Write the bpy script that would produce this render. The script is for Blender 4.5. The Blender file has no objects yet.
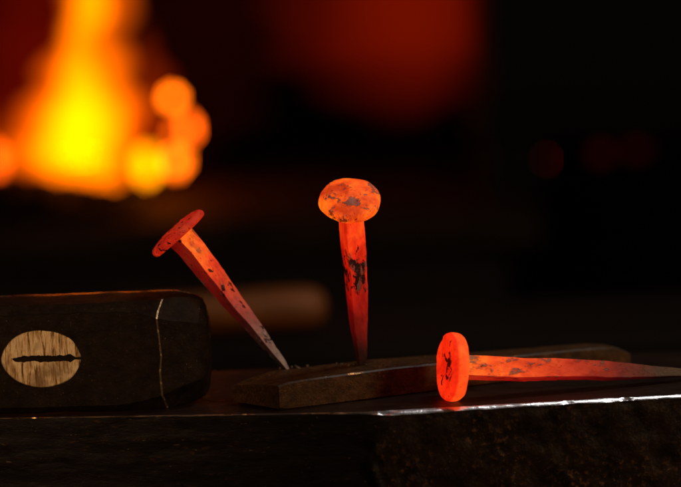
import bpy, bmesh, math, random
from mathutils import Vector, Matrix, noise

random.seed(7)
S = 0.001                       # coordinates below are written in millimetres
sc = bpy.context.scene
C = bpy.context.scene.collection

# ------------------------------------------------------------------ helpers
def new_obj(name, verts, faces, mats, parent=None, smooth=True, mat_idx=None, sharp=None):
    me = bpy.data.meshes.new(name)
    me.from_pydata([tuple(Vector(v) * S) for v in verts], [], faces)
    bm = bmesh.new(); bm.from_mesh(me)
    bmesh.ops.recalc_face_normals(bm, faces=bm.faces)
    bm.to_mesh(me); bm.free()
    for m in (mats if isinstance(mats, (list, tuple)) else [mats]):
        me.materials.append(m)
    for i, p in enumerate(me.polygons):
        p.use_smooth = smooth
        if mat_idx: p.material_index = mat_idx[i]
    if sharp is not None:
        me.set_sharp_from_angle(angle=math.radians(sharp))
    o = bpy.data.objects.new(name, me); C.objects.link(o)
    if parent: o.parent = parent
    return o

def empty(name, loc=(0, 0, 0), rot=None):
    o = bpy.data.objects.new(name, None); C.objects.link(o)
    o.empty_display_size = 0.02
    if rot is not None:
        o.matrix_world = Matrix.Translation(Vector(loc) * S) @ rot.to_4x4()
    else:
        o.location = Vector(loc) * S
    return o

def tag(o, label=None, cat=None, group=None, kind=None):
    if label: o['label'] = label
    if cat: o['category'] = cat
    if group: o['group'] = group
    if kind: o['kind'] = kind
    return o

def nz(p, scale, seed=0.0, octv=3):
    v = Vector(p) / scale + Vector((seed * 17.3, seed * 5.1, seed * 9.7))
    return noise.fractal(v, 1.0, 2.0, octv)

def loft(rings, cap0=True, cap1=True):
    """rings: equal-length lists of points -> verts, faces"""
    n = len(rings[0]); V = [p for r in rings for p in r]; Fc = []
    for i in range(len(rings) - 1):
        for j in range(n):
            k = (j + 1) % n
            Fc.append((i*n + j, i*n + k, (i+1)*n + k, (i+1)*n + j))
    if cap0:
        c = sum((Vector(p) for p in rings[0]), Vector()) / n
        V.append(c); ci = len(V) - 1
        Fc += [(ci, (j + 1) % n, j) for j in range(n)]
    if cap1:
        c = sum((Vector(p) for p in rings[-1]), Vector()) / n
        V.append(c); ci = len(V) - 1; b = (len(rings) - 1) * n
        Fc += [(ci, b + j, b + (j + 1) % n) for j in range(n)]
    return V, Fc

def interp(t, keys):
    for (a, va), (b, vb) in zip(keys, keys[1:]):
        if t <= b:
            f = 0 if b == a else max(0, (t - a) / (b - a))
            if isinstance(va, (tuple, list)):
                return tuple(x + (y - x) * f for x, y in zip(va, vb))
            return va + (vb - va) * f
    return keys[-1][1]

# ------------------------------------------------------------------ materials
class N:
    """tiny node-graph writer"""
    def __init__(s, name):
        s.m = bpy.data.materials.new(name); s.m.use_nodes = True
        s.t = s.m.node_tree; s.t.nodes.clear()
        s.out = s.t.nodes.new('ShaderNodeOutputMaterial')
    def add(s, typ, props=None, **ins):
        n = s.t.nodes.new(typ)
        for k, v in (props or {}).items(): setattr(n, k, v)
        for k, v in ins.items():
            k2 = k.replace('_', ' ')
            sock = n.inputs[int(k[1:])] if k[0] == 'i' and k[1:].isdigit() else n.inputs[k2]
            s.put(sock, v)
        return n
    def put(s, sock, v):
        if isinstance(v, bpy.types.NodeSocket): s.t.links.new(v, sock)
        else:
            if isinstance(v, tuple) and len(v) == 3 and sock.type == 'RGBA': v = v + (1,)
            sock.default_value = v
    def coord(s, scale=1.0, stretch=(1, 1, 1)):
        tc = s.add('ShaderNodeTexCoord')
        mp = s.add('ShaderNodeMapping', i0=tc.outputs['Object'])
        mp.inputs['Scale'].default_value = Vector(stretch) * scale
        return mp.outputs[0]
    def noise(s, vec, scale, detail=6, rough=.55, dist=0.0):
        return s.add('ShaderNodeTexNoise', Vector=vec, Scale=scale, Detail=detail, Roughness=rough, Distortion=dist).outputs[0]
    def ramp(s, fac, stops, interp_='LINEAR'):
        r = s.add('ShaderNodeValToRGB', Fac=fac); e = r.color_ramp; e.interpolation = interp_
        while len(e.elements) < len(stops): e.elements.new(.5)
        for el, (p, c) in zip(e.elements, stops):
            el.position = p
            el.color = (c, c, c, 1) if not isinstance(c, tuple) else c + (1,)
        return r.outputs[0]
    def math(s, op, a, b=None, c=None):
        n = s.add('ShaderNodeMath', {'operation': op}, i0=a)
        if b is not None: s.put(n.inputs[1], b)
        if c is not None: s.put(n.inputs[2], c)
        return n.outputs[0]
    def mix(s, f, a, b, blend='MIX'):
        n = s.add('ShaderNodeMix', {'data_type': 'RGBA', 'blend_type': blend})
        s.put(n.inputs[0], f); s.put(n.inputs[6], a); s.put(n.inputs[7], b)
        return n.outputs[2]
    def bump(s, h, strength=.5, dist=.001, normal=None):
        n = s.add('ShaderNodeBump', Strength=strength, Distance=dist, Height=h)
        if normal is not None: s.put(n.inputs['Normal'], normal)
        return n.outputs[0]
    def finish(s, bsdf_out, vol=False):
        s.t.links.new(bsdf_out, s.out.inputs['Volume' if vol else 'Surface']); return s.m

def steel(name, dark, light, rust=None, rust_amt=.6, metal=.4, rough=(.35, .6), bump=.5, scale=120, streak=(1, 1, 1), bdist=.0012, spec=.25, nicks=.66, nick_col=(.30, .19, .11)):
    g = N(name); v = g.coord(1, streak)
    n1 = g.noise(v, scale, 8, .6); n2 = g.noise(v, scale * 4.5, 6, .65); n3 = g.noise(v, scale * .35, 4)
    col = g.ramp(n1, [(.3, dark), (.72, light)])
    if rust:
        rm = g.math('MULTIPLY', g.ramp(n3, [(.42, 0.15), (.62, 1.0)]), g.ramp(n2, [(rust_amt, 0.0), (rust_amt + .12, 1.0)]))
        col = g.mix(rm, col, rust)
    n4 = g.noise(v, scale * 7, 4, .7, .5)
    nick = g.math('MULTIPLY', g.ramp(n4, [(nicks, 0.0), (nicks + .05, 1.0)]), g.ramp(n1, [(.45, .15), (.6, 1.0)]))
    col = g.mix(nick, col, nick_col)
    h = g.math('ADD', g.math('MULTIPLY', n1, 1.0), g.math('MULTIPLY', n2, .35))
    b = g.add('ShaderNodeBsdfPrincipled', Base_Color=col, Metallic=metal, Normal=g.bump(h, bump, bdist))
    b.inputs['Specular IOR Level'].default_value = spec
    g.put(b.inputs['Roughness'], g.ramp(n2, [(.3, rough[0]), (.7, rough[1])]))
    return g.finish(b.outputs[0])

def hot_nail(name, length, temps, flake=.58, pit=.60, zone=None, seed=0.0, streak=(1, 1, .55), grey=(.030, .020, .018), shade_side=None, clouds=1.0, tip=None, zn=.14, disc=None, pscale=330, fscale=190, soft=1.0):
    """glowing iron: emission follows the temperature along the nail (object Z); flakes of grey scale and black pits do not glow;
    shade_side = (direction, amount): the unlit side, its shade dimmed into the glow"""
    g = N(name); tc = g.add('ShaderNodeTexCoord')
    sep = g.add('ShaderNodeSeparateXYZ', i0=tc.outputs['Object'])
    z = g.math('DIVIDE', sep.outputs[2], length * S)
    mp = g.add('ShaderNodeMapping', i0=tc.outputs['Object'])
    mp.inputs['Scale'].default_value = streak; mp.inputs['Location'].default_value = (seed, seed * .7, seed * 1.3)
    v = mp.outputs[0]
    nb = g.noise(v, 75, 4, .6, .4); nm = g.noise(v, fscale, 6, .62, .7); nf = g.noise(v, 800, 5, .65); np_ = g.noise(v, pscale, 5, .6, .3)
    zz = g.math('ADD', z, g.math('MULTIPLY', g.math('SUBTRACT', nb, .5), zn))
    em = g.ramp(zz, temps)
    if shade_side is not None:
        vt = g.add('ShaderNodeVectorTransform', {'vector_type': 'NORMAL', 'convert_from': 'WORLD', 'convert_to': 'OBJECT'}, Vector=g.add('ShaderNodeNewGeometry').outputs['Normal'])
        d = g.add('ShaderNodeVectorMath', {'operation': 'DOT_PRODUCT'}, i0=vt.outputs[0], i1=shade_side[0]).outputs['Value']
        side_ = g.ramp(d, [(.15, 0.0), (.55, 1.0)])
        em = g.mix(side_, em, g.mix(1.0, em, shade_side[1], 'MULTIPLY'))  # shade of the unlit side multiplied into the emission
    lo = (1 - .45 * clouds, 1 - .68 * clouds, 1 - .6 * clouds)
    em = g.mix(1.0, em, g.ramp(nb, [(.34, lo), (.50, (1, 1, 1)), (.62, (1.1, 1 + 1.0 * clouds, 1.3))]), 'MULTIPLY')
    # fine mottling of the hot skin
    em = g.mix(1.0, em, g.ramp(np_, [(.36, (.84, .70, .72)), (.55, (1.04, 1.06, 1.04))]), 'MULTIPLY')
    fl = g.math('ADD', g.math('MULTIPLY', nm, .75), g.math('MULTIPLY', nf, .25))
    pt = g.math('ADD', g.math('MULTIPLY', np_, .7), g.math('MULTIPLY', nm, .3))
    if zone is not None:
        zr = g.math('SUBTRACT', g.ramp(z, zone), .5)
        fl = g.math('ADD', fl, zr); pt = g.math('ADD', pt, g.math('MULTIPLY', zr, .8))
    if disc is not None:
        sx = g.add('ShaderNodeCombineXYZ', i0=sep.outputs[0], i1=sep.outputs[1])
        rr = g.math('DIVIDE', g.add('ShaderNodeVectorMath', {'operation': 'LENGTH'}, i0=sx.outputs[0]).outputs['Value'], disc * S)
        pt = g.math('SUBTRACT', pt, g.ramp(rr, [(.35, 0.0), (.85, .13)]))
    mask = g.ramp(fl, [(flake - .03 * soft, 0.0), (flake + .05 * soft, 1.0)])
    pits = g.ramp(pt, [(pit, 0.0), (pit + .03, 1.0)])
    glow = g.math('MULTIPLY', g.math('SUBTRACT', 1.0, g.math('MULTIPLY', mask, .82)), g.math('SUBTRACT', 1.0, g.math('MULTIPLY', pits, .94)))
    glow = g.math('MULTIPLY', glow, g.ramp(nf, [(.64, 1.0), (.70, .3)]))
    base = g.mix(mask, grey, (.15, .12, .125))
    if tip is not None:
        tf = g.math('MULTIPLY', g.ramp(zz, [(tip[0] * .25, 1.0), (tip[0], 0.0)]), g.ramp(nm, [(.32, .35), (.55, 1.0)]))
        if shade_side is not None: tf = g.math('MULTIPLY', tf, g.math('SUBTRACT', 1.0, g.math('MULTIPLY', side_, .9)))  # pale tip colour kept to the lit side
        base = g.mix(tf, base, tip[1])
   
    base = g.mix(pits, base, (.012, .008, .008))
    h = g.math('ADD', g.math('MULTIPLY', mask, .45), g.math('ADD', g.math('MULTIPLY', nm, .7), g.math('MULTIPLY', nf, .35)))
    h = g.math('SUBTRACT', h, g.math('MULTIPLY', pits, .8))
    b = g.add('ShaderNodeBsdfPrincipled', Base_Color=base, Metallic=.0, Roughness=.42, Normal=g.bump(h, .8, .0018))
    g.put(b.inputs['Specular IOR Level'], g.math('ADD', .15, g.math('MULTIPLY', mask, .4)))
    g.put(b.inputs['Emission Color'], em); g.put(b.inputs['Emission Strength'], glow)
    return g.finish(b.outputs[0])

def glow_mat(name, col, strength, dark=.0):
    g = N(name); v = g.coord()
    n = g.noise(v, 60, 4)
    e = g.add('ShaderNodeBsdfPrincipled', Base_Color=(.02, .015, .012), Roughness=.9)
    g.put(e.inputs['Emission Color'], g.mix(g.ramp(n, [(.4, 0.0), (.65, 1.0)]), col, tuple(c * (1 - dark) for c in col)))
    e.inputs['Emission Strength'].default_value = strength
    return g.finish(e.outputs[0])

def flame_glow_mat(name, col, dens):
    g = N(name)
    e = g.add('ShaderNodeEmission', Color=col, Strength=dens)
    return g.finish(e.outputs[0], vol=True)

def plain(name, c1, c2, scale, rough=.8, bump=.4, bdist=.004, stretch=(1, 1, 1)):
    g = N(name); v = g.coord(1, stretch); n = g.noise(v, scale, 7)
    b = g.add('ShaderNodeBsdfPrincipled', Base_Color=g.ramp(n, [(.3, c1), (.7, c2)]), Roughness=rough, Normal=g.bump(n, bump, bdist))
    b.inputs['Specular IOR Level'].default_value = .12
    return g.finish(b.outputs[0])

M = {}
M['anvil'] = steel('anvil iron', (.003, .0014, .0009), (.009, .0042, .0022), rust=(.07, .028, .010), rust_amt=.60, metal=.15, rough=(.36, .7), bump=.6, scale=110, spec=.16, streak=(.25, 1, 1))
M['anvil_rough'] = steel('rough cast anvil side', (.004, .0018, .0008), (.027, .0125, .005), rust=(.13, .05, .015), rust_amt=.55, metal=.2, rough=(.34, .62), bump=.8, scale=90, spec=.22)
M['anvil_top'] = steel('anvil face steel', (.014, .007, .005), (.038, .020, .013), metal=.5, rough=(.34, .58), bump=.35, scale=160, streak=(.35, 1, 1))
M['hammer'] = steel('hammer steel', (.007, .004, .0025), (.022, .013, .008), rust=(.07, .035, .015), rust_amt=.60, metal=.05, spec=.05, rough=(.42, .66), bump=.7, scale=150)
M['bar'] = steel('rusty bar steel', (.022, .009, .0025), (.085, .038, .010), rust=(.24, .075, .016), rust_amt=.535, metal=.25, rough=(.45, .7), bump=.6, scale=200)

M['crumb'] = steel('scale crumbs', (.05, .035, .025), (.18, .13, .09), metal=.2, scale=300)
def worn(name, col, thr, base=(.05, .035, .028), m0=.35, sx=.25):
    g = N(name); v = g.coord(1, (sx, 1, 1)); n = g.noise(v, 160, 6, .6); n2 = g.noise(g.coord(), 500, 4)
    k = g.ramp(n, [(thr, 0.0), (thr + .10, 1.0)])
    b = g.add('ShaderNodeBsdfPrincipled', Base_Color=g.mix(k, base, col), Normal=g.bump(n2, .25, .0006))
    g.put(b.inputs['Metallic'], g.math('ADD', g.math('MULTIPLY', k, .95 - m0), m0))
    g.put(b.inputs['Roughness'], g.ramp(k, [(0, .55), (1, .27)]))
    return g.finish(b.outputs[0])
M['edge_bright'] = worn('bright worn edge', (.86, .84, .88), .30)
M['edge_dull'] = worn('dull worn edge', (.50, .28, .15), .48)
M['edge_bar'] = worn('rubbed bar edge', (.12, .058, .02), .55, (.03, .014, .006), .0, 1.0)
M['edge_specks'] = worn('nicked hammer edge', (.60, .42, .26), .655, (.010, .006, .004), 0.0, 1.8)
M['edge_specks'].node_tree.nodes['Principled BSDF'].inputs['Specular IOR Level'].default_value = .03
M['edge_warm'] = worn('rubbed hammer edge', (.85, .56, .28), .36, (.03, .018, .010), .1, .6)

# ------------------------------------------------------------------ setting
flo = new_obj('ground', [(-4000, -1500, -900), (4000, -1500, -900), (4000, 5200, -900), (-4000, 5200, -900)], [(0, 1, 2, 3)],
              plain('earth floor', (.012, .010, .008), (.03, .024, .018), 9))
tag(flo, kind='structure')
def brick_mat():
    g = N('sooty brick'); tc = g.add('ShaderNodeTexCoord')
    mp = g.add('ShaderNodeMapping', i0=tc.outputs['Object']); mp.inputs['Rotation'].default_value = (math.radians(90), 0, 0)
    br = g.add('ShaderNodeTexBrick', Vector=mp.outputs[0], Scale=4.0)
    for k, c in (('Color1', (.035, .016, .010)), ('Color2', (.02, .010, .007)), ('Mortar', (.012, .010, .009))): g.put(br.inputs[k], c)
    n = g.noise(g.coord(), 8, 6)
    b = g.add('ShaderNodeBsdfPrincipled', Base_Color=g.mix(.6, br.outputs[0], g.ramp(n, [(.3, .02), (.7, 1.0)]), 'MULTIPLY'), Roughness=.9, Normal=g.bump(br.outputs[1], .5, .01))
    return g.finish(b.outputs[0])
M['coal'] = plain('black coal', (.004, .003, .003), (.014, .010, .008), 60, .6, .5, .004)
M['brick'] = brick_mat()

def box_v(x0, x1, y0, y1, z0, z1):
    v = [(x, y, z) for z in (z0, z1) for y in (y0, y1) for x in (x0, x1)]
    f = [(0, 2, 3, 1), (4, 5, 7, 6), (0, 1, 5, 4), (2, 6, 7, 3), (0, 4, 6, 2), (1, 3, 7, 5)]
    return v, f
def bevel_box(name, dims, mat, parent=None, w=4.0):
    o = new_obj(name, *box_v(*dims), mat, parent, smooth=False)
    md = o.modifiers.new('bevel', 'BEVEL'); md.width = w * S; md.segments = 2
    return o
wl = bevel_box('brick_wall', (-3500, 3500, 5000, 5200, -900, 2600), M['brick'])
tag(wl, 'dark sooty brick wall at the back of the smithy', 'wall')

# ------------------------------------------------------------------ anvil
av = tag(empty('anvil', (0, -20, -160)), 'dark iron anvil with a bright worn front edge under the hammer and nails', 'anvil')
def front_y(x):
    cx, cy = 15.9, -53.8
    r = 7.0
    a = cy + (x - cx) * (-24.8 / 182.0) * 1.0 if x < cx else cy + (x - cx) * (9.0 / 141.0)
    if x < cx: a = cy + (cx - x) * (25.0 / 182.5)
    return a
xs = []
x = -330.0
while x <= 330: xs.append(x); x += 1.6
BACK = 74.0
prof_top = [(BACK, 'b')] 
def edge_r(x):   # how wide the worn edge is
    w = interp(x, [(-330, .5), (-20, .7), (4, 1.1), (18, 2.6), (40, 2.4), (70, 2.0), (120, 1.75), (330, 1.6)])
    return max(.35, w * (1 + .35 * nz((x, 0, 0), 14, 3)))
body_r, edge_r_rows = [], []
for x in xs:
    fy = front_y(x); e = edge_r(x)
    chip = max(0.0, nz((x, 0, 0), 5.0, 11, 3) - .20) * 2.6 + (1.3 * math.exp(-((x - 17) / 3.0) ** 2))
    rows = []
    # top surface, back to front
    rows.append((x, BACK, -150)); rows.append((x, BACK, -3)); rows.append((x, BACK - 3, 0))
    ty = [60, 45, 30, 18, 8, 0, -8, -14, -20, -25, -29, -33, -36.5, -40, -43, -45.5, -48, -50]
    nb = len(ty)
    for i in range(nb):
        y = 60 + (fy + e + .05 - 60) * (i / (nb - 1)) ** .8
        rows.append((x, y, .16 * nz((x, y, 0), 9, 1) * (0 if i == nb - 1 else 1)))
    top_end = len(rows) - 1
    # worn edge : a rounded quarter from top to front
    er = []
    for k in range(1, 6):
        t = k / 6; bl = .07 * e * math.sin(math.pi * t)
        er.append((x, fy + e * (1 - t) - bl + chip * .5 * t, -.7 * e * t + bl - chip * .8 * math.sin(math.pi * t) + .10 * nz((x, t * 3, 0), 3, 41)))
    rough = interp(x, [(-330, .25), (5, .3), (20, .9), (330, 1.0)])
    fr = []
    zz = [0, .9, 2, 3.5, 5] + [5 + 2.0 * i for i in range(1, 26)] + [62, 80, 110, 150]
    for z in zz:
        p = (x, 0, z)
        d = rough * (1.0 * nz(p, 10, 5, 5) + .9 * abs(nz(p, 24, 8, 3)) + .5 * abs(nz(p, 4, 9, 2)))
        d += .5 * nz((x * .15, 0, z), 5, 2, 2) * (1 - min(1, rough)) 
        d += 1.5 * math.exp(-((x - 12 - 5 * nz((0, 0, z), 14, 51, 3)) / 2.4) ** 2) * (1 + nz((x, 0, z), 6, 52)) 
        if x < 10: d += 1.6 * min(1, (10 - x) / 4)*0
        if z > 45: d *= max(.2, 1 - (z - 45) / 80)
        ramp_in = min(1, z / 4)
        # vertical step at the corner
        fr.append((x, fy - d * ramp_in + (0 if x > 15.9 else 0), -.7 * e - z))
    body_r.append((rows, er, fr))
nT = len(body_r[0][0]); nE = len(body_r[0][1]); nF = len(body_r[0][2])
V, Fc, idx = [], [], []
for rows, er, fr in body_r: V += rows + fr
st = nT + nF
for i in range(len(xs) - 1):
    for j in range(st - 1):
        if j == nT - 1: continue
        Fc.append((i*st + j, i*st + j + 1, (i+1)*st + j + 1, (i+1)*st + j)); z_ = body_r[i][2][j - nT][2] if j >= nT else 0; idx.append(0 if 2 <= j < nT else 2 if j >= nT and xs[i] > 15 + 5 * nz((0, 0, z_), 14, 51, 3) else 1)
    Fc.append((i*st + st - 1, i*st, (i+1)*st, (i+1)*st + st - 1)); idx.append(1)
Fc.append(tuple(range(st))); idx.append(1); Fc.append(tuple((len(xs) - 1) * st + k for k in range(st))); idx.append(1)
off = Vector((0, 20, 160))
ab = new_obj('body', [Vector(p) + off for p in V], Fc, [M['anvil_top'], M['anvil'], M['anvil_rough']], av, mat_idx=idx)
V, Fc, idx = [], [], []
rw = [[r[0][-1]] + r[1] + [r[2][0]] for r in body_r]
n = len(rw[0])
for r in rw: V += r
for i in range(len(xs) - 1):
    for j in range(n - 1):
        Fc.append((i*n + j, i*n + j + 1, (i+1)*n + j + 1, (i+1)*n + j)); idx.append(0 if xs[i] > 14 else 1)
we = new_obj('worn_edge', [Vector(p) + off for p in V], Fc, [M['edge_bright'], M['edge_dull']], av, mat_idx=idx)

# anvil stands on a stump out of the frame
def lump_ring(cx, cy, z, r, n, seed):
    return [(cx + math.cos(2*math.pi*k/n) * r * (1 + .05 * nz((math.cos(2*math.pi*k/n)*50, math.sin(2*math.pi*k/n)*50, z*.1), 30, seed)),
             cy + math.sin(2*math.pi*k/n) * r * (1 + .05 * nz((math.cos(2*math.pi*k/n)*50, math.sin(2*math.pi*k/n)*50, z*.1), 30, seed)), z) for k in range(n)]

# ------------------------------------------------------------------ hammer
yaw = math.radians(5)
hroot = empty('hammer', (-148, 0, 0.2), Matrix.Rotation(-yaw, 3, 'Z'))
tag(hroot, 'heavy dark steel hammer head lying on the anvil with wedged wooden eye', 'hammer')
H, D = 53.0, 50.0
def octo(x, h, d, ct, cb, m=3):
    """chamfered section in the YZ plane, z from 0"""
    z0, z1 = (H - h) / 2, (H + h) / 2; y0, y1 = -d / 2, d / 2
    pts = [(y0 + cb, z0), (y1 - cb, z0), (y1, z0 + cb), (y1, z1 - ct), (y1 - ct, z1), (y0 + ct, z1), (y0, z1 - ct), (y0, z0 + cb)]
    out = []
    for (a, b), (c, d2) in zip(pts, pts[1:] + pts[:1]):
        ln = max(.01, math.hypot(c - a, d2 - b)); e = min(.12, .30 / ln)      # narrow strips along the corners
        for f in ((0, .07, .18, .42, .7, 1 - e) if abs(d2 - b) < .01 and b > H / 2 else (0, e, .3, .5, .7, 1 - e)):
            out.append((x, a + (c - a) * f, b + (d2 - b) * f))
    return out
half = [(0, 52, 50, 4, 3), (20, 52, 50, 4, 3), (40, 52.6, 50, 4.5, 3.5), (52, 53, 50, 5, 5), (61.5, 53, 50, 8, 7.5), (62.3, 52.8, 49.4, 8.2, 7.8),
        (69, 52.4, 42, 10, 10), (75, 51, 34, 11, 11), (79.5, 47, 27, 10, 10), (81.2, 40, 20, 8, 8), (82.2, 26, 12, 4, 4), (82.6, 8, 4, 1, 1)]
secs = [(-a, b, c, d, e) for a, b, c, d, e in reversed(half[1:])] + half
fine = []
for s0, s1 in zip(secs, secs[1:]):
    kk = max(1, int((s1[0] - s0[0]) / 2.0))
    for k in range(kk): fine.append(tuple(p + (q - p) * k / kk for p, q in zip(s0, s1)))
fine.append(secs[-1])
rings = []
for s_ in fine:
    r = octo(*s_)
    rr = []
    for (a, b, c) in r:
        d = .35 * nz((a, b, c), 16, 4) + .12 * nz((a, b, c), 4, 6)
        cen = Vector((a * .98, 0, H / 2)); v = (Vector((a, b, c)) - cen)
        v = v.normalized() * d if v.length > 0 else v
        if c > H / 2 and b > 8: v.z -= 1.7 * ((b - 8) / 17) ** 2
        ax_ = .25 * nz((0, b, c), 2.5, 34, 2) + interp(c, [(0, 1.2), (5, .8), (14, 0), (30, .5), (45, -.8), (53, 1.6)]) + .35 * nz((0, b, c), 7, 31, 3) + .5 * nz((0, b, c), 3, 32, 2) if 58 < a < 66 else 0
        if abs(b + s_[2] / 2) < 1.2 and c > H / 2: v.z += .5 * nz((a, 0, 0), 5, 33, 3)
        rr.append((a + v.x + ax_, b + v.y, max(0, c + v.z)))
    rings.append(rr)
V, Fc = loft(rings)
idx = []
for i in range(len(fine) - 1):
    a = abs(fine[i][0] + fine[i + 1][0]) / 2
    for j in range(48):
        sg, k = divmod(j, 6)
        e = (61.3 < a < 62.6 and 4 < sg) or (sg == 6 and k == 0 and a < 62 and False) or (sg == 3 and k == 5) or (sg == 4 and k <= 1)
        idx.append(2 if (sg == 5 and k == 5 or sg == 6 and k == 0) and not e else 1 if e else 0)
idx += [0] * (len(Fc) - len(idx))
hh = new_obj('hammer_head', V, Fc, [M['hammer'], M['edge_warm'], M['edge_specks']], hroot, mat_idx=idx, sharp=24)
md = hh.modifiers.new('bevel', 'BEVEL'); md.width = .7 * S; md.segments = 3; md.limit_method = 'ANGLE'; md.angle_limit = math.radians(26); md.harden_normals = False

# eye: end of the wooden handle, with the kerf open
def wood_end():
    g = N('ash end grain'); v = g.coord()
    mp = g.add('ShaderNodeMapping', i0=g.add('ShaderNodeTexCoord').outputs['Object']); mp.inputs['Scale'].default_value = (1, .3, .10)
    st_ = g.noise(mp.outputs[0], 620, 5, .7, .25); fine_ = g.noise(v, 900, 4); big = g.noise(v, 90, 4)
    sep0 = g.add('ShaderNodeSeparateXYZ', i0=g.add('ShaderNodeTexCoord').outputs['Object'])
    col = g.ramp(st_, [(.38, (.10, .042, .012)), (.46, (.50, .29, .12)), (.55, (.86, .62, .36)), (.64, (.55, .33, .15))])
    col = g.mix(g.ramp(g.math('SUBTRACT', big, g.math('MULTIPLY', g.math('SUBTRACT', sep0.outputs[2], .027), 7.0)), [(.50, 0.0), (.70, .8)]), col, (.20, .11, .05))
    sep = g.add('ShaderNodeSeparateXYZ', i0=g.add('ShaderNodeTexCoord').outputs['Object'])
    deep = g.ramp(g.math('MULTIPLY', g.math('ADD', sep.outputs[1], .0255), 300.0), [(0.0, 0.0), (.25, 1.0)])
    col = g.mix(deep, col, (.010, .006, .003))  # kerf shade painted in, blackened with depth behind the face
    h = g.math('ADD', st_, g.math('MULTIPLY', fine_, .3))
    b = g.add('ShaderNodeBsdfPrincipled', Base_Color=col, Roughness=.75, Normal=g.bump(h, .6, .0008))
    b.inputs['Specular IOR Level'].default_value = .1
    return g.finish(b.outputs[0])
M['wood_end'] = wood_end()
EA, EB, EZ, EX = 19.6, 14.2, 27.0, 4.6
V, Fc, grid = [], [], {}
def kerf(u, w):
    if not (-.70 < u < 1.04): return 0
    mid = .01 + .03 * nz((u * 20, 0, 0), 4, 2); half_w = .105 * min(1, (u + .74) * 4.5) * (1 if u < .72 else max(.32, 1 - (u - .72) * 4)) * (1 + .35 * nz((u * 20, 3, 0), 3, 9))
    t = (half_w - abs(w - mid)) / .045
    return min(1, max(0, t))
NR, NA = 70, 190
for i in range(NR + 1):
    for j in range(NA):
        r = (i / NR); a = 2 * math.pi * j / NA
        u, w = r * math.cos(a), r * math.sin(a)
        wob = 1 + .025 * nz((math.cos(a) * 10, math.sin(a) * 10, 0), 6, 7)
        y = -25.7 + 14.0 * kerf(u, w) - .25 * nz((u * 20, 0, w * 14), 5, 4)
        if r > .95: y += (r - .95) * 20
        grid[i, j] = len(V); V.append((EX + u * EA * wob, y, EZ + w * EB * wob))
for i in range(NR):
    for j in range(NA):
        Fc.append((grid[i, j], grid[i, (j+1) % NA], grid[i+1, (j+1) % NA], grid[i+1, j]))
last = [grid[NR, j] for j in range(NA)]
for (yy, sx, zc) in ((-10, .98, EZ), (25, .95, EZ - 1), (80, .9, EZ - 8), (170, .95, EZ - 21), (250, 1.0, EZ - 33), (262, .7, EZ - 35)):
    cur = []
    for j in range(NA):
        a = 2 * math.pi * j / NA; cur.append(len(V)); V.append((EX + math.cos(a) * EA * sx, yy, zc + math.sin(a) * EB * sx * .9))
    for j in range(NA): Fc.append((last[j], last[(j+1) % NA], cur[(j+1) % NA], cur[j]))
    last = cur
Fc.append(tuple(last))
hd = new_obj('handle', V, Fc, M['wood_end'], hroot)
wg = bevel_box('wedge', (EX - 12, EX + 14, -12.2, 5, EZ - .9, EZ + 1.1), M['coal'], hd, .3)  # coal black stands in for shade at the kerf bottom

# ------------------------------------------------------------------ flat bar
bd = Vector((.924, .382, 0)); bn = Vector((-.382, .924, 0))
bar_o = Vector((-32.0, -41.0, 0))
rings = []
LEN = 192.0
for i in range(90):
    u = i / 89 * LEN
    wdt = interp(u, [(0, 31), (40, 30), (90, 24), (140, 18), (176, 15), (LEN, 9)])
    ht = interp(u, [(0, 12.9), (14, 13.6), (60, 14.2), (120, 13), (172, 12), (184, 11), (LEN, 7)])
    r = []
    prof = []
    m = 7
    cz = .75
    base = [(0, cz), (0, ht - cz), (cz, ht), (wdt - cz, ht), (wdt, ht - cz), (wdt, cz), (wdt - cz, 0), (cz, 0)]
    for (a, b), (c, d) in zip(base, base[1:] + base[:1]):
        mm = 8 if abs(a - c) + abs(b - d) > 4 else 2
        for k in range(mm): prof.append((a + (c - a) * k / mm, b + (d - b) * k / mm))
    for (w, z) in prof:
        skew = -w * .40 * max(0, 1 - u / 60.0)          # obliquely cut near end
        uu = u + skew
        zz = z
        if z > ht * .5:                                   # worn far corner of the near end
            zz -= 3.2 * max(0, 1 - u / 16) * (w / wdt) ** 1.5 + .9 * max(0, 1 - u / 5)
        if u < 3 and z < 2: zz += (3 - u) * .3
        p = bar_o + bd * uu + bn * w + Vector((0, 0, zz))
        d = .30 * nz(p, 12, 3) + .22 * nz(p, 4, 5)
        p += bn * (d if w < wdt / 2 else -d) + Vector((0, 0, -abs(d) * .5 if z > ht / 2 else 0))
        p.z = max(.05, p.z)
        r.append(p)
    rings.append(r)
V, Fc = loft(rings)
nr = len(rings[0]); idx = [1 if (k % nr) in (8, 9) and k < nr * 89 else 0 for k in range(len(Fc))]
bar = new_obj('flat_bar', [Vector(p) - bar_o for p in V], Fc, [M['bar'], M['edge_bar']], None, sharp=35, mat_idx=idx)
bar.location = bar_o * S
tag(bar, 'short rusty flat steel bar lying on the anvil with two nails standing on it', 'steel bar')

# ------------------------------------------------------------------ nails
def nail_rot(axis, spin):
    a = Vector(axis).normalized()
    up = Vector((0, 0, 1)) if abs(a.z) < .9 else Vector((0, 1, 0))
    x = up.cross(a).normalized(); y = a.cross(x)
    return Matrix((x, y, a)).transposed() @ Matrix.Rotation(math.radians(spin), 3, 'Z')

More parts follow.
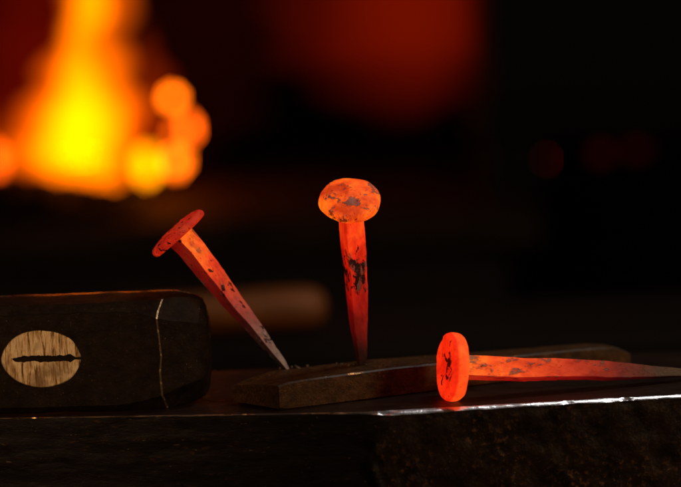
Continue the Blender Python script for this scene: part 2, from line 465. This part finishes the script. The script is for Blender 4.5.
def make_nail(label, tip, axis, spin, L, widths, head_r, head_t, dome, head_tilt, mats, seed, flat=1.0, head_ell=1.0):
    a = Vector(axis).normalized()
    up = Vector((0, 0, 1)) if abs(a.z) < .9 else Vector((0, 1, 0))
    x = up.cross(a).normalized(); y = a.cross(x)
    rot = Matrix((x, y, a)).transposed() @ Matrix.Rotation(math.radians(spin), 3, 'Z')
    root = empty('forged_nail', tip, rot)
    tag(root, label, 'nail', 'red hot forged nails')
    rings = []
    m = 64
    for i in range(m + 1):
        t = i / m; z = t * (L - head_t * .55)
        w = interp(t, widths) / 2; ch = w * .09
        ox, oy = .5 * nz((0, 0, z), 30, seed), .5 * nz((5, 0, z), 30, seed)
        wx, wy = w * (1 + .07 * nz((0, 0, z), 14, seed + 1)), w * flat * (1 + .07 * nz((9, 0, z), 14, seed + 2))
        base = [(-wx + ch, -wy), (wx - ch, -wy), (wx, -wy + ch), (wx, wy - ch), (wx - ch, wy), (-wx + ch, wy), (-wx, wy - ch), (-wx, -wy + ch)]
        r = []
        for q, ((p0, p1), (q0, q1)) in enumerate(zip(base, base[1:] + base[:1])):
            mm = 6 if q % 2 == 0 else 2
            for k in range(mm):
                f = k / mm
                X, Y = p0 + (q0 - p0) * f, p1 + (q1 - p1) * f
                d = 1 + .028 * nz((X, Y, z), 4, seed + 3)
                r.append((X * d + ox, Y * d + oy, z))
        rings.append(r)
    V, Fc = loft(rings)
    new_obj('shank', V, Fc, mats[0], root, sharp=40)
    # head
    K, Rn = 72, 26
    prof = []
    for i in range(10): prof.append((head_r * (.16 + .74 * i / 9), -head_t * .5 - (.10 * head_t) * (1 - i / 9)))
    for i in range(1, 9):
        ang = -math.pi / 2 + math.pi * i / 9
        prof.append((head_r * .90 + head_r * .10 * math.cos(ang), head_t * .5 * math.sin(ang)))
    for i in range(Rn):
        f = 1 - i / (Rn - 1)
        prof.append((head_r * .90 * f, head_t * .5 + dome * (1 - f * f)))
    tilt = Matrix.Rotation(math.radians(head_tilt[0]), 3, 'X') @ Matrix.Rotation(math.radians(head_tilt[1]), 3, 'Y')
    isp = Matrix.Rotation(math.radians(-spin), 3, 'Z')
    rings = []
    for (r_, z) in prof:
        ring = []
        for k in range(K):
            an = 2 * math.pi * k / K
            cx, cy = math.cos(an), math.sin(an)
            rad = r_ * (1 + .055 * nz((cx * 10, cy * 10, 0), 9, seed + 5, 2))
            p = Vector((cx * rad * head_ell, cy * rad, z))
            if z > 0: p.z += (1.1 * nz((p.x, p.y, 0), 8, seed + 7, 3) - .35 * abs(nz((p.x, p.y, 5), 5, seed + 8, 3))) * min(1, 1.3 - r_ / head_r)
            p.x += .25 * nz(p, 5, seed + 9); p.z += .25 * nz((p.x, p.y, p.z), 7, seed + 10)
            ring.append(isp @ (tilt @ p) + Vector((0, 0, L - head_t * .5)))
        rings.append(ring)
    V, Fc = loft(rings)
    new_obj('head', V, Fc, mats[1], root)
    return root

# camera axes (for reference): the photographed directions of the three nails written as plain vectors
RED = (.85, .022, .004)
f_ = Vector((0, .99337, -.11494)); R_ = Vector((.99905, -.00501, -.04333)); U_ = Vector((.04362, .11483, .99243))
def direc(dx, dy, lean):      # image-plane direction plus lean toward the camera in degrees
    v = (R_ * dx - U_ * dy); l = v.length
    return v / l * math.cos(math.radians(lean)) - f_ * math.sin(math.radians(lean))
def side(axis, spin, world_dir):
    """a world direction seen in the nail's own axes"""
    return (nail_rot(axis, spin).transposed() @ Vector(world_dir)).normalized()
DA, DB = direc(-109, -137, 6), direc(-12.5, -166, 15)
DC = Vector((-138, -30, 14.9))
SIDE_C = side(DC, 20, (0, -.25, -1))
SIDE_A = side(DA, 38, (-.75, -.55, -.4)); SIDE_B = side(DB, 20, (-1, -.3, 0))
CA = tuple(SIDE_A)
mA_s = hot_nail('left nail iron', 88, [(0, (.0, .0, .0)), (.12, (.004, .0005, .0003)), (.30, (.10, .005, .003)), (.52, (.36, .013, .004)), (.76, (.85, .045, .006)), (1, (1.05, .16, .012))], flake=.56, pit=.575, seed=1.1, tip=(.62, (.36, .29, .29)), shade_side=(CA, (.17, .04, .2)))
mA_h = hot_nail('left nail head iron', 88, [(0, (.62, .025, .004)), (.90, (.72, .035, .004)), (.955, (.52, .016, .004)), (1, (.40, .010, .003))], flake=.60, pit=.555, seed=2.3, zn=.02)
mB_s = hot_nail('middle nail iron', 90, [(0, (.0, .0, .0)), (.08, (.02, .0012, .0006)), (.20, (.14, .003, .002)), (.40, (.40, .006, .002)), (.60, (.80, .018, .003)), (.82, (1.0, .05, .006)), (1, (1, .085, .008))],
                flake=.60, pit=.60, zone=[(0, .40), (.38, .44), (.46, .60), (.60, .62), (.70, .50), (1, .47)], seed=.7, shade_side=(tuple(SIDE_B), (.75, .5, .6)))
mB_h = hot_nail('middle nail head iron', 90, [(0, (1.0, .085, .006)), (1, (1.0, .10, .006))], flake=.565, pit=.635, seed=7.7, streak=(1, 1, 1), clouds=.9, fscale=120, soft=.45)
mC_s = hot_nail('lying nail iron', 142, [(0, (.0, .0, .0)), (.22, (.01, .001, .0005)), (.38, (.13, .008, .004)), (.58, (.50, .028, .007)), (.78, (.92, .075, .009)), (.90, (1, .10, .010)), (.97, (1, .20, .014)), (1, (1, .24, .014))], flake=.575, pit=.635, seed=3.3, clouds=.5, tip=(.40, (.17, .125, .09)), shade_side=(tuple(SIDE_C), (.40, .12, .4)))
mC_h = hot_nail('lying nail head iron', 142, [(0, (1.05, .085, .008)), (.981, (1.05, .075, .008)), (.988, (.93, .018, .003)), (1, (.95, .026, .004))], flake=.66, pit=.50, seed=4.9, streak=(1, 1, 1), grey=(.04, .02, .02), clouds=.6, zn=.004, disc=18, pscale=230)

HEADB = (27, 3)
wA = [(0, 1.6), (.05, 3.0), (.3, 5.8), (.6, 8.4), (.85, 9.8), (1, 10.6)]
wB = [(0, 3.6), (.12, 4.9), (.3, 7.3), (.6, 9.2), (.9, 9.8), (1, 11.0)]
wC = [(0, 1.5), (.1, 2.8), (.22, 4.6), (.45, 8.3), (.75, 9.6), (.96, 10.4), (1, 11.4)]
make_nail('glowing nail leaning left with a dull red head seen edge on', (-28.5, -5.0, 13.0), DA, 38, 88, wA, 16.0, 4.2, 1.6, (3, 0), (mA_s, mA_h), 1)
make_nail('brightest orange nail standing upright between the two other nails', (8.0, -3.4, 12.0), DB, 20, 87.5, wB, 15.0, 5.0, 3.4, HEADB, (mB_s, mB_h), 2)
make_nail('long glowing nail lying flat along the anvil edge, its tip cooled grey', (185, -5.6, 1.5), DC, 20, 142, wC, 16.3, 7.6, -1.6, (0, 0), (mC_s, mC_h), 3)

sv, sf = [], []
for k in range(16):
    cx, cy = random.choice([(-4, -1), (0, -2), (-27, -6), (-24, -4), (5, -6)]); cx += random.gauss(0, 3.5); cy += random.gauss(0, 2.2)
    r = random.uniform(.3, .9); b0 = len(sv)
    for q in range(5): sv.append((cx + r * math.cos(q * 1.257) * random.uniform(.6, 1.1), cy + r * math.sin(q * 1.257) * random.uniform(.6, 1.1), 13.7))
    for q in range(5): sv.append((sv[b0 + q][0], sv[b0 + q][1], 14.3 + random.uniform(0, .7)))
    sf += [tuple(b0 + 5 + q for q in range(5))] + [(b0 + q, b0 + (q + 1) % 5, b0 + 5 + (q + 1) % 5, b0 + 5 + q) for q in range(5)]
cr = new_obj('scale_crumbs', sv, sf, M['crumb'], smooth=False); tag(cr, kind='stuff')

# ------------------------------------------------------------------ things between the anvil and the fire
bench = tag(empty('workbench', (-60, 440, -900)), 'dark wooden workbench behind the anvil with a tool handle on it', 'bench')
M['bench'] = plain('charred bench wood', (.003, .002, .0013), (.008, .005, .003), 25, .8, .4, .003, (.2, 1, 1))
def under(parent, dims, name, mat, w=4):
    o = bevel_box(name, dims, mat, None, w); o.parent = parent; o.matrix_parent_inverse = Matrix.Translation(-parent.location); return o
under(bench, (-420, 330, 340, 540, -72, -37.5), 'bench_top', M['bench'])
for lx in (-390, 270):
    for ly in (360, 490): under(bench, (lx, lx + 30, ly, ly + 30, -900, -72.5), 'leg', M['bench'])

def wood_side():
    g = N('old handle wood'); mp = g.coord(1, (.12, 1, 1)); n = g.noise(mp, 160, 6, .6)
    b = g.add('ShaderNodeBsdfPrincipled', Base_Color=g.ramp(n, [(.3, (.10, .027, .0005)), (.7, (.26, .068, .002))]), Roughness=.6, Normal=g.bump(n, .4, .001))
    return g.finish(b.outputs[0])
rings = []
for (u, r) in [(-230, 13), (-120, 14), (-60, 15.0), (-30, 15.6), (-14, 15.2), (-6, 13.0), (-2, 9.5), (0, 4)]:
    rings.append([(u, math.cos(2*math.pi*k/40) * r * 1.15, math.sin(2*math.pi*k/40) * r + 15.7) for k in range(40)])
V, Fc = loft(rings)
st = new_obj('wooden_handle', V, Fc, wood_side())
st.matrix_world = Matrix.Translation(Vector((-12, 430, -37)) * S) @ Matrix.Rotation(math.radians(3.0), 4, 'Z')
tag(st, 'tan rounded wooden tool handle lying out of focus behind the hammer', 'tool handle')

# ------------------------------------------------------------------ hearth, coals, fire
hearth = tag(empty('forge_hearth', (0, 1900, -900)), 'brick forge hearth carrying the coal fire at the back', 'forge')
M['hearth'] = plain('hearth iron and ash', (.012, .006, .0025), (.055, .027, .010), 14, .75, .5, .01)
under(hearth, (-1300, 260, 1480, 2500, -110, -62), 'hearth_plate', M['hearth'], 8)
under(hearth, (-1250, 220, 1540, 2450, -900, -111), 'hearth_base', M['brick'], 8)

def coal_lump(name, c, r, mat, seed, sq=(1, 1, 1)):
    bm = bmesh.new(); bmesh.ops.create_icosphere(bm, subdivisions=3, radius=1)
    for v in bm.verts:
        d = 1 + .28 * nz(v.co * 10, 8, seed, 2)
        v.co = Vector((v.co.x * r * sq[0] * d, v.co.y * r * sq[1] * d, v.co.z * r * sq[2] * d)) * S
    me = bpy.data.meshes.new(name); bm.to_mesh(me); bm.free(); me.materials.append(mat)
    o = bpy.data.objects.new(name, me); C.objects.link(o); o.location = Vector(c) * S
    return o
M['ember_hot'] = glow_mat('burning coal', (1, .17, .004), 6, .5)

# heap of burning coal : one bumpy mound, dark on the outside toward the viewer
def mound(name, cx, cy, rx, ry, h, mat, seed, z0=-64):
    V, Fc = [], []; A, B = 60, 36
    for i in range(B + 1):
        for j in range(A + 1):
            u, w = j / A * 2 - 1, i / B * 2 - 1
            s = max(0, 1 - u*u) ** .8 * max(0, 1 - w*w) ** .6
            x, y = cx + u * rx, cy + w * ry
            V.append((x, y, z0 + h * s + (16 * abs(nz((x, y, 0), 26, seed, 3)) + 5 * nz((x, y, 0), 9, seed)) * min(1, s * 4) + (0 if s > 0 else -1)))
    for i in range(B):
        for j in range(A): Fc.append((i*(A+1)+j, i*(A+1)+j+1, (i+1)*(A+1)+j+1, (i+1)*(A+1)+j))
    return new_obj(name, [Vector(p) - Vector((cx, cy, z0)) for p in V], Fc, mat), (cx, cy, z0)
o, l = mound('coal_heap', -535, 1700, 285, 160, 54, M['coal'], 3); o.location = Vector(l) * S
tag(o, kind='stuff')
o, l = mound('burning_coals', -440, 1900, 125, 60, 14, M['ember_hot'], 8); o.location = Vector(l) * S
tag(o, kind='stuff')

embers = [((-279, 1850, -12), 16, (.8, .8, 1.5), (1, .27, .0), 6.3, 'brightest yellow glowing coal at the lower right of the fire'),
          ((-240, 1900, 82), 9, (1, 1, 1), (1, .15, .003), 13, 'orange glowing spark of coal highest to the right of the fire'),
          ((-217, 1890, 36), 9, (.75, 1, 1.5), (1, .11, .003), 10, 'orange glowing coal farthest right of the fire'),
          ((-240, 1900, -12), 13, (1, 1, 1.1), (1, .14, .003), 9, 'orange coal just right of the brightest yellow coal'),
          ((-238, 1910, 28), 8, (1, 1, 1), (1, .11, .003), 6.0, 'dimmer orange coal between the highest coal and the lowest coals'),
          ((-505, 1880, 5), 12, (.9, 1, 1.6), (1, .10, .003), 6.0, 'orange glowing coal at the left edge of the fire'),
          ((303, 1900, -34), 10, (1, 1, 1), (.30, .004, .002), 3.2, 'small dull red ember far to the right of the fire'),
          ((395, 1900, -28), 9, (1.6, 1, 1), (.10, .002, .001), .35, 'faint red ember beyond the small dull red one'),
          ((450, 1910, -26), 9, (1.8, 1, 1), (.08, .002, .001), .35, 'faintest red ember at the far right of the hearth')]
for i, (c, r, sq, col, stg, lab) in enumerate(embers):
    o = coal_lump('glowing_coal', c, r, glow_mat('ember %d' % i, col, stg, .15), 20 + i, sq)
    tag(o, lab, 'coal', 'glowing coals around the fire')

# flames : bodies of glowing gas, each an emitting volume
fire = tag(empty('forge_fire', (-400, 1900, -50)), 'tall yellow and orange coal fire blurred in the background', 'fire')
def flame_glow(path, mat, seed, depth=.8):
    """path: (x, z, half width) up the tongue, in mm at the fire"""
    rings = []; K = 28
    n = 26
    for i in range(n + 1):
        t = i / n * (len(path) - 1); k = min(int(t), len(path) - 2); f = t - k; f = f * f * (3 - 2 * f)
        x, z, w = (path[k][q] + (path[k+1][q] - path[k][q]) * (t - k if q == 1 else f) for q in range(3))
        x += 13 * nz((0, 0, z), 42, seed) * min(1, i / 6); w *= 1 + .32 * nz((0, 0, z), 30, seed + 1)
        w = max(w, .6)
        rings.append([(x + 400 + math.cos(2*math.pi*q/K) * w, math.sin(2*math.pi*q/K) * w * depth, z + 50) for q in range(K)])
    V, Fc = loft(rings)
    return new_obj('flame_glow', V, Fc, mat, fire)  # builds the flames and also the added red glow bodies
fy = flame_glow_mat('yellow flame gas', (1, .195, .0), 16)
fz = flame_glow_mat('bright flame gas', (1, .20, 0), 25)
fm = flame_glow_mat('amber flame gas', (1, .17, 0), 16)
fo = flame_glow_mat('orange flame gas', (1, .12, .0), 9)
fr_ = flame_glow_mat('red flame gas', (1, .02, .001), .7)
flame_glow([(-388, -40, 62), (-380, 12, 66), (-372, 60, 52), (-366, 100, 30), (-372, 140, 5)], fy, 1, 1.0)
flame_glow([(-398, 0, 40), (-392, 70, 36), (-378, 120, 28), (-376, 165, 20), (-362, 210, 24), (-354, 260, 24), (-352, 320, 3)], fy, 14, 1.0)
flame_glow([(-386, 0, 14), (-378, 60, 30), (-376, 110, 29), (-374, 165, 22), (-358, 215, 25), (-350, 270, 25), (-350, 330, 2)], fz, 44, 1.0)
flame_glow([(-350, 0, 36), (-340, 70, 33), (-332, 125, 22), (-352, 175, 14), (-338, 225, 18), (-322, 290, 16), (-318, 350, 2)], fm, 25, 1.0)
flame_glow([(-430, -10, 34), (-420, 60, 26), (-408, 110, 12), (-404, 160, 2)], fm, 33, 1.0)
flame_glow([(-398, -44, 88), (-390, 15, 94), (-376, 75, 84), (-362, 125, 66), (-356, 180, 54), (-340, 230, 62), (-326, 310, 56), (-325, 420, 4)], fo, 2, .9)
flame_glow([(-335, 10, 20), (-326, 60, 24), (-314, 100, 18), (-312, 140, 12), (-300, 190, 2)], fo, 13, .9)
flame_glow([(-494, -36, 26), (-492, 0, 24), (-486, 40, 15), (-480, 85, 2)], fo, 5, 1.0)
flame_glow([(-300, -30, 40), (-285, 40, 38), (-268, 105, 30), (-280, 150, 18), (-270, 200, 3)], flame_glow_mat('deep orange flame gas', (1, .06, 0), 3.6), 7, 1.0)
flame_glow([(-420, -40, 130), (-430, 40, 120), (-440, 140, 95), (-430, 260, 80), (-400, 380, 50), (-390, 440, 5)], fr_, 9, .7)
flame_glow([(-250, -30, 60), (-210, 60, 120), (-170, 200, 150), (-160, 400, 20)], flame_glow_mat('faint red glow fill', (1, .06, .01), .04), 29, .7)  # faint glow volume added to fill the dark gap beside the fire
# firelit red smoke, its glow put in as emitting volumes
fd = flame_glow_mat('red smoke glow', (1, .030, .0), .125)
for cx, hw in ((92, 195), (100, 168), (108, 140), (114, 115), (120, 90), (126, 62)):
    flame_glow([(cx + 10, 5 + (230 - hw) * .55, hw * .2), (cx + 5, 60 + (230 - hw) * .45, hw * .6), (cx, 150, hw), (cx, 260, hw), (cx, 360, hw * .8), (cx, 460, hw * .2)], fd, 20 + hw, .8)

# ------------------------------------------------------------------ hood over the back of the hearth
ch = tag(empty('chimney', (520, 1700, -62)), 'dark sooty brick chimney standing right of the red glow', 'chimney')
under(ch, (207, 820, 1640, 1960, 60, 2400), 'stack', M['coal'], 10)
under(ch, (190, 840, 1625, 1975, 20, 59.5), 'ledge', M['coal'], 6)
for px_ in (205, 745): under(ch, (px_, px_ + 80, 1660, 1940, -61.5, 19.5), 'pier', M['coal'], 6)

# ------------------------------------------------------------------ lamps
def area(name, loc, target, size, power, col):
    l = bpy.data.lights.new(name, 'AREA'); l.shape = 'RECTANGLE'; l.size, l.size_y = size; l.energy = power; l.color = col
    o = bpy.data.objects.new(name, l); C.objects.link(o); o.location = loc
    o.rotation_euler = (Vector(target) - Vector(loc)).to_track_quat('-Z', 'Y').to_euler()
    return o
area('skylight', (.34, .10, .85), (.06, -.03, 0), (.19, .17), 1.6, (1.0, .95, .90))
sp = bpy.data.lights.new('hammer_spot', 'SPOT'); sp.energy = 10.5; sp.color = (1.0, .66, .36); sp.spot_size = math.radians(15); sp.spot_blend = 1.0; sp.shadow_soft_size = .05
spo = bpy.data.objects.new('hammer_spot', sp); C.objects.link(spo); spo.location = (-.62, -.80, .30)  # added narrow spot, brightens only the hammer and its wooden eye
spo.rotation_euler = (Vector((-.146, -.026, .034)) - spo.location).to_track_quat('-Z', 'Y').to_euler()
area('front_fill', (-.50, -.80, .34), (-.05, -.03, .03), (.2, .2), .55, (1.0, .60, .30))  # added weak fill from the front left
area('side_lamp', (.85, -.55, .42), (-.05, -.02, 0), (.25, .25), 4.0, (1.0, .70, .42))

# ------------------------------------------------------------------ world and camera
w = bpy.data.worlds.new('World'); sc.world = w; w.use_nodes = True
bg = w.node_tree.nodes['Background']; bg.inputs[0].default_value = (.006, .003, .002, 1); bg.inputs[1].default_value = .35

cam = bpy.data.cameras.new('camera'); co = bpy.data.objects.new('camera', cam); C.objects.link(co)
co.matrix_world = Matrix.Translation((0, -.92, .18)) @ Matrix((R_, U_, -f_)).transposed().to_4x4()
cam.lens = 100; cam.sensor_width = 36; cam.clip_start = .01; cam.clip_end = 60
cam.dof.use_dof = True; cam.dof.focus_distance = .904; cam.dof.aperture_fstop = 3.6; cam.dof.aperture_blades = 9
sc.camera = co

sc.view_settings.view_transform = 'Standard'; sc.view_settings.look = 'None'
sc.view_settings.exposure = 0; sc.view_settings.gamma = 1
sc.render.engine = 'CYCLES'
sc.cycles.use_denoising = True
try: sc.cycles.denoiser = 'OPENIMAGEDENOISE'
except Exception: pass
sc.cycles.use_adaptive_sampling = False
sc.cycles.max_bounces = 6; sc.cycles.volume_bounces = 0
sc.cycles.sample_clamp_indirect = 4.0
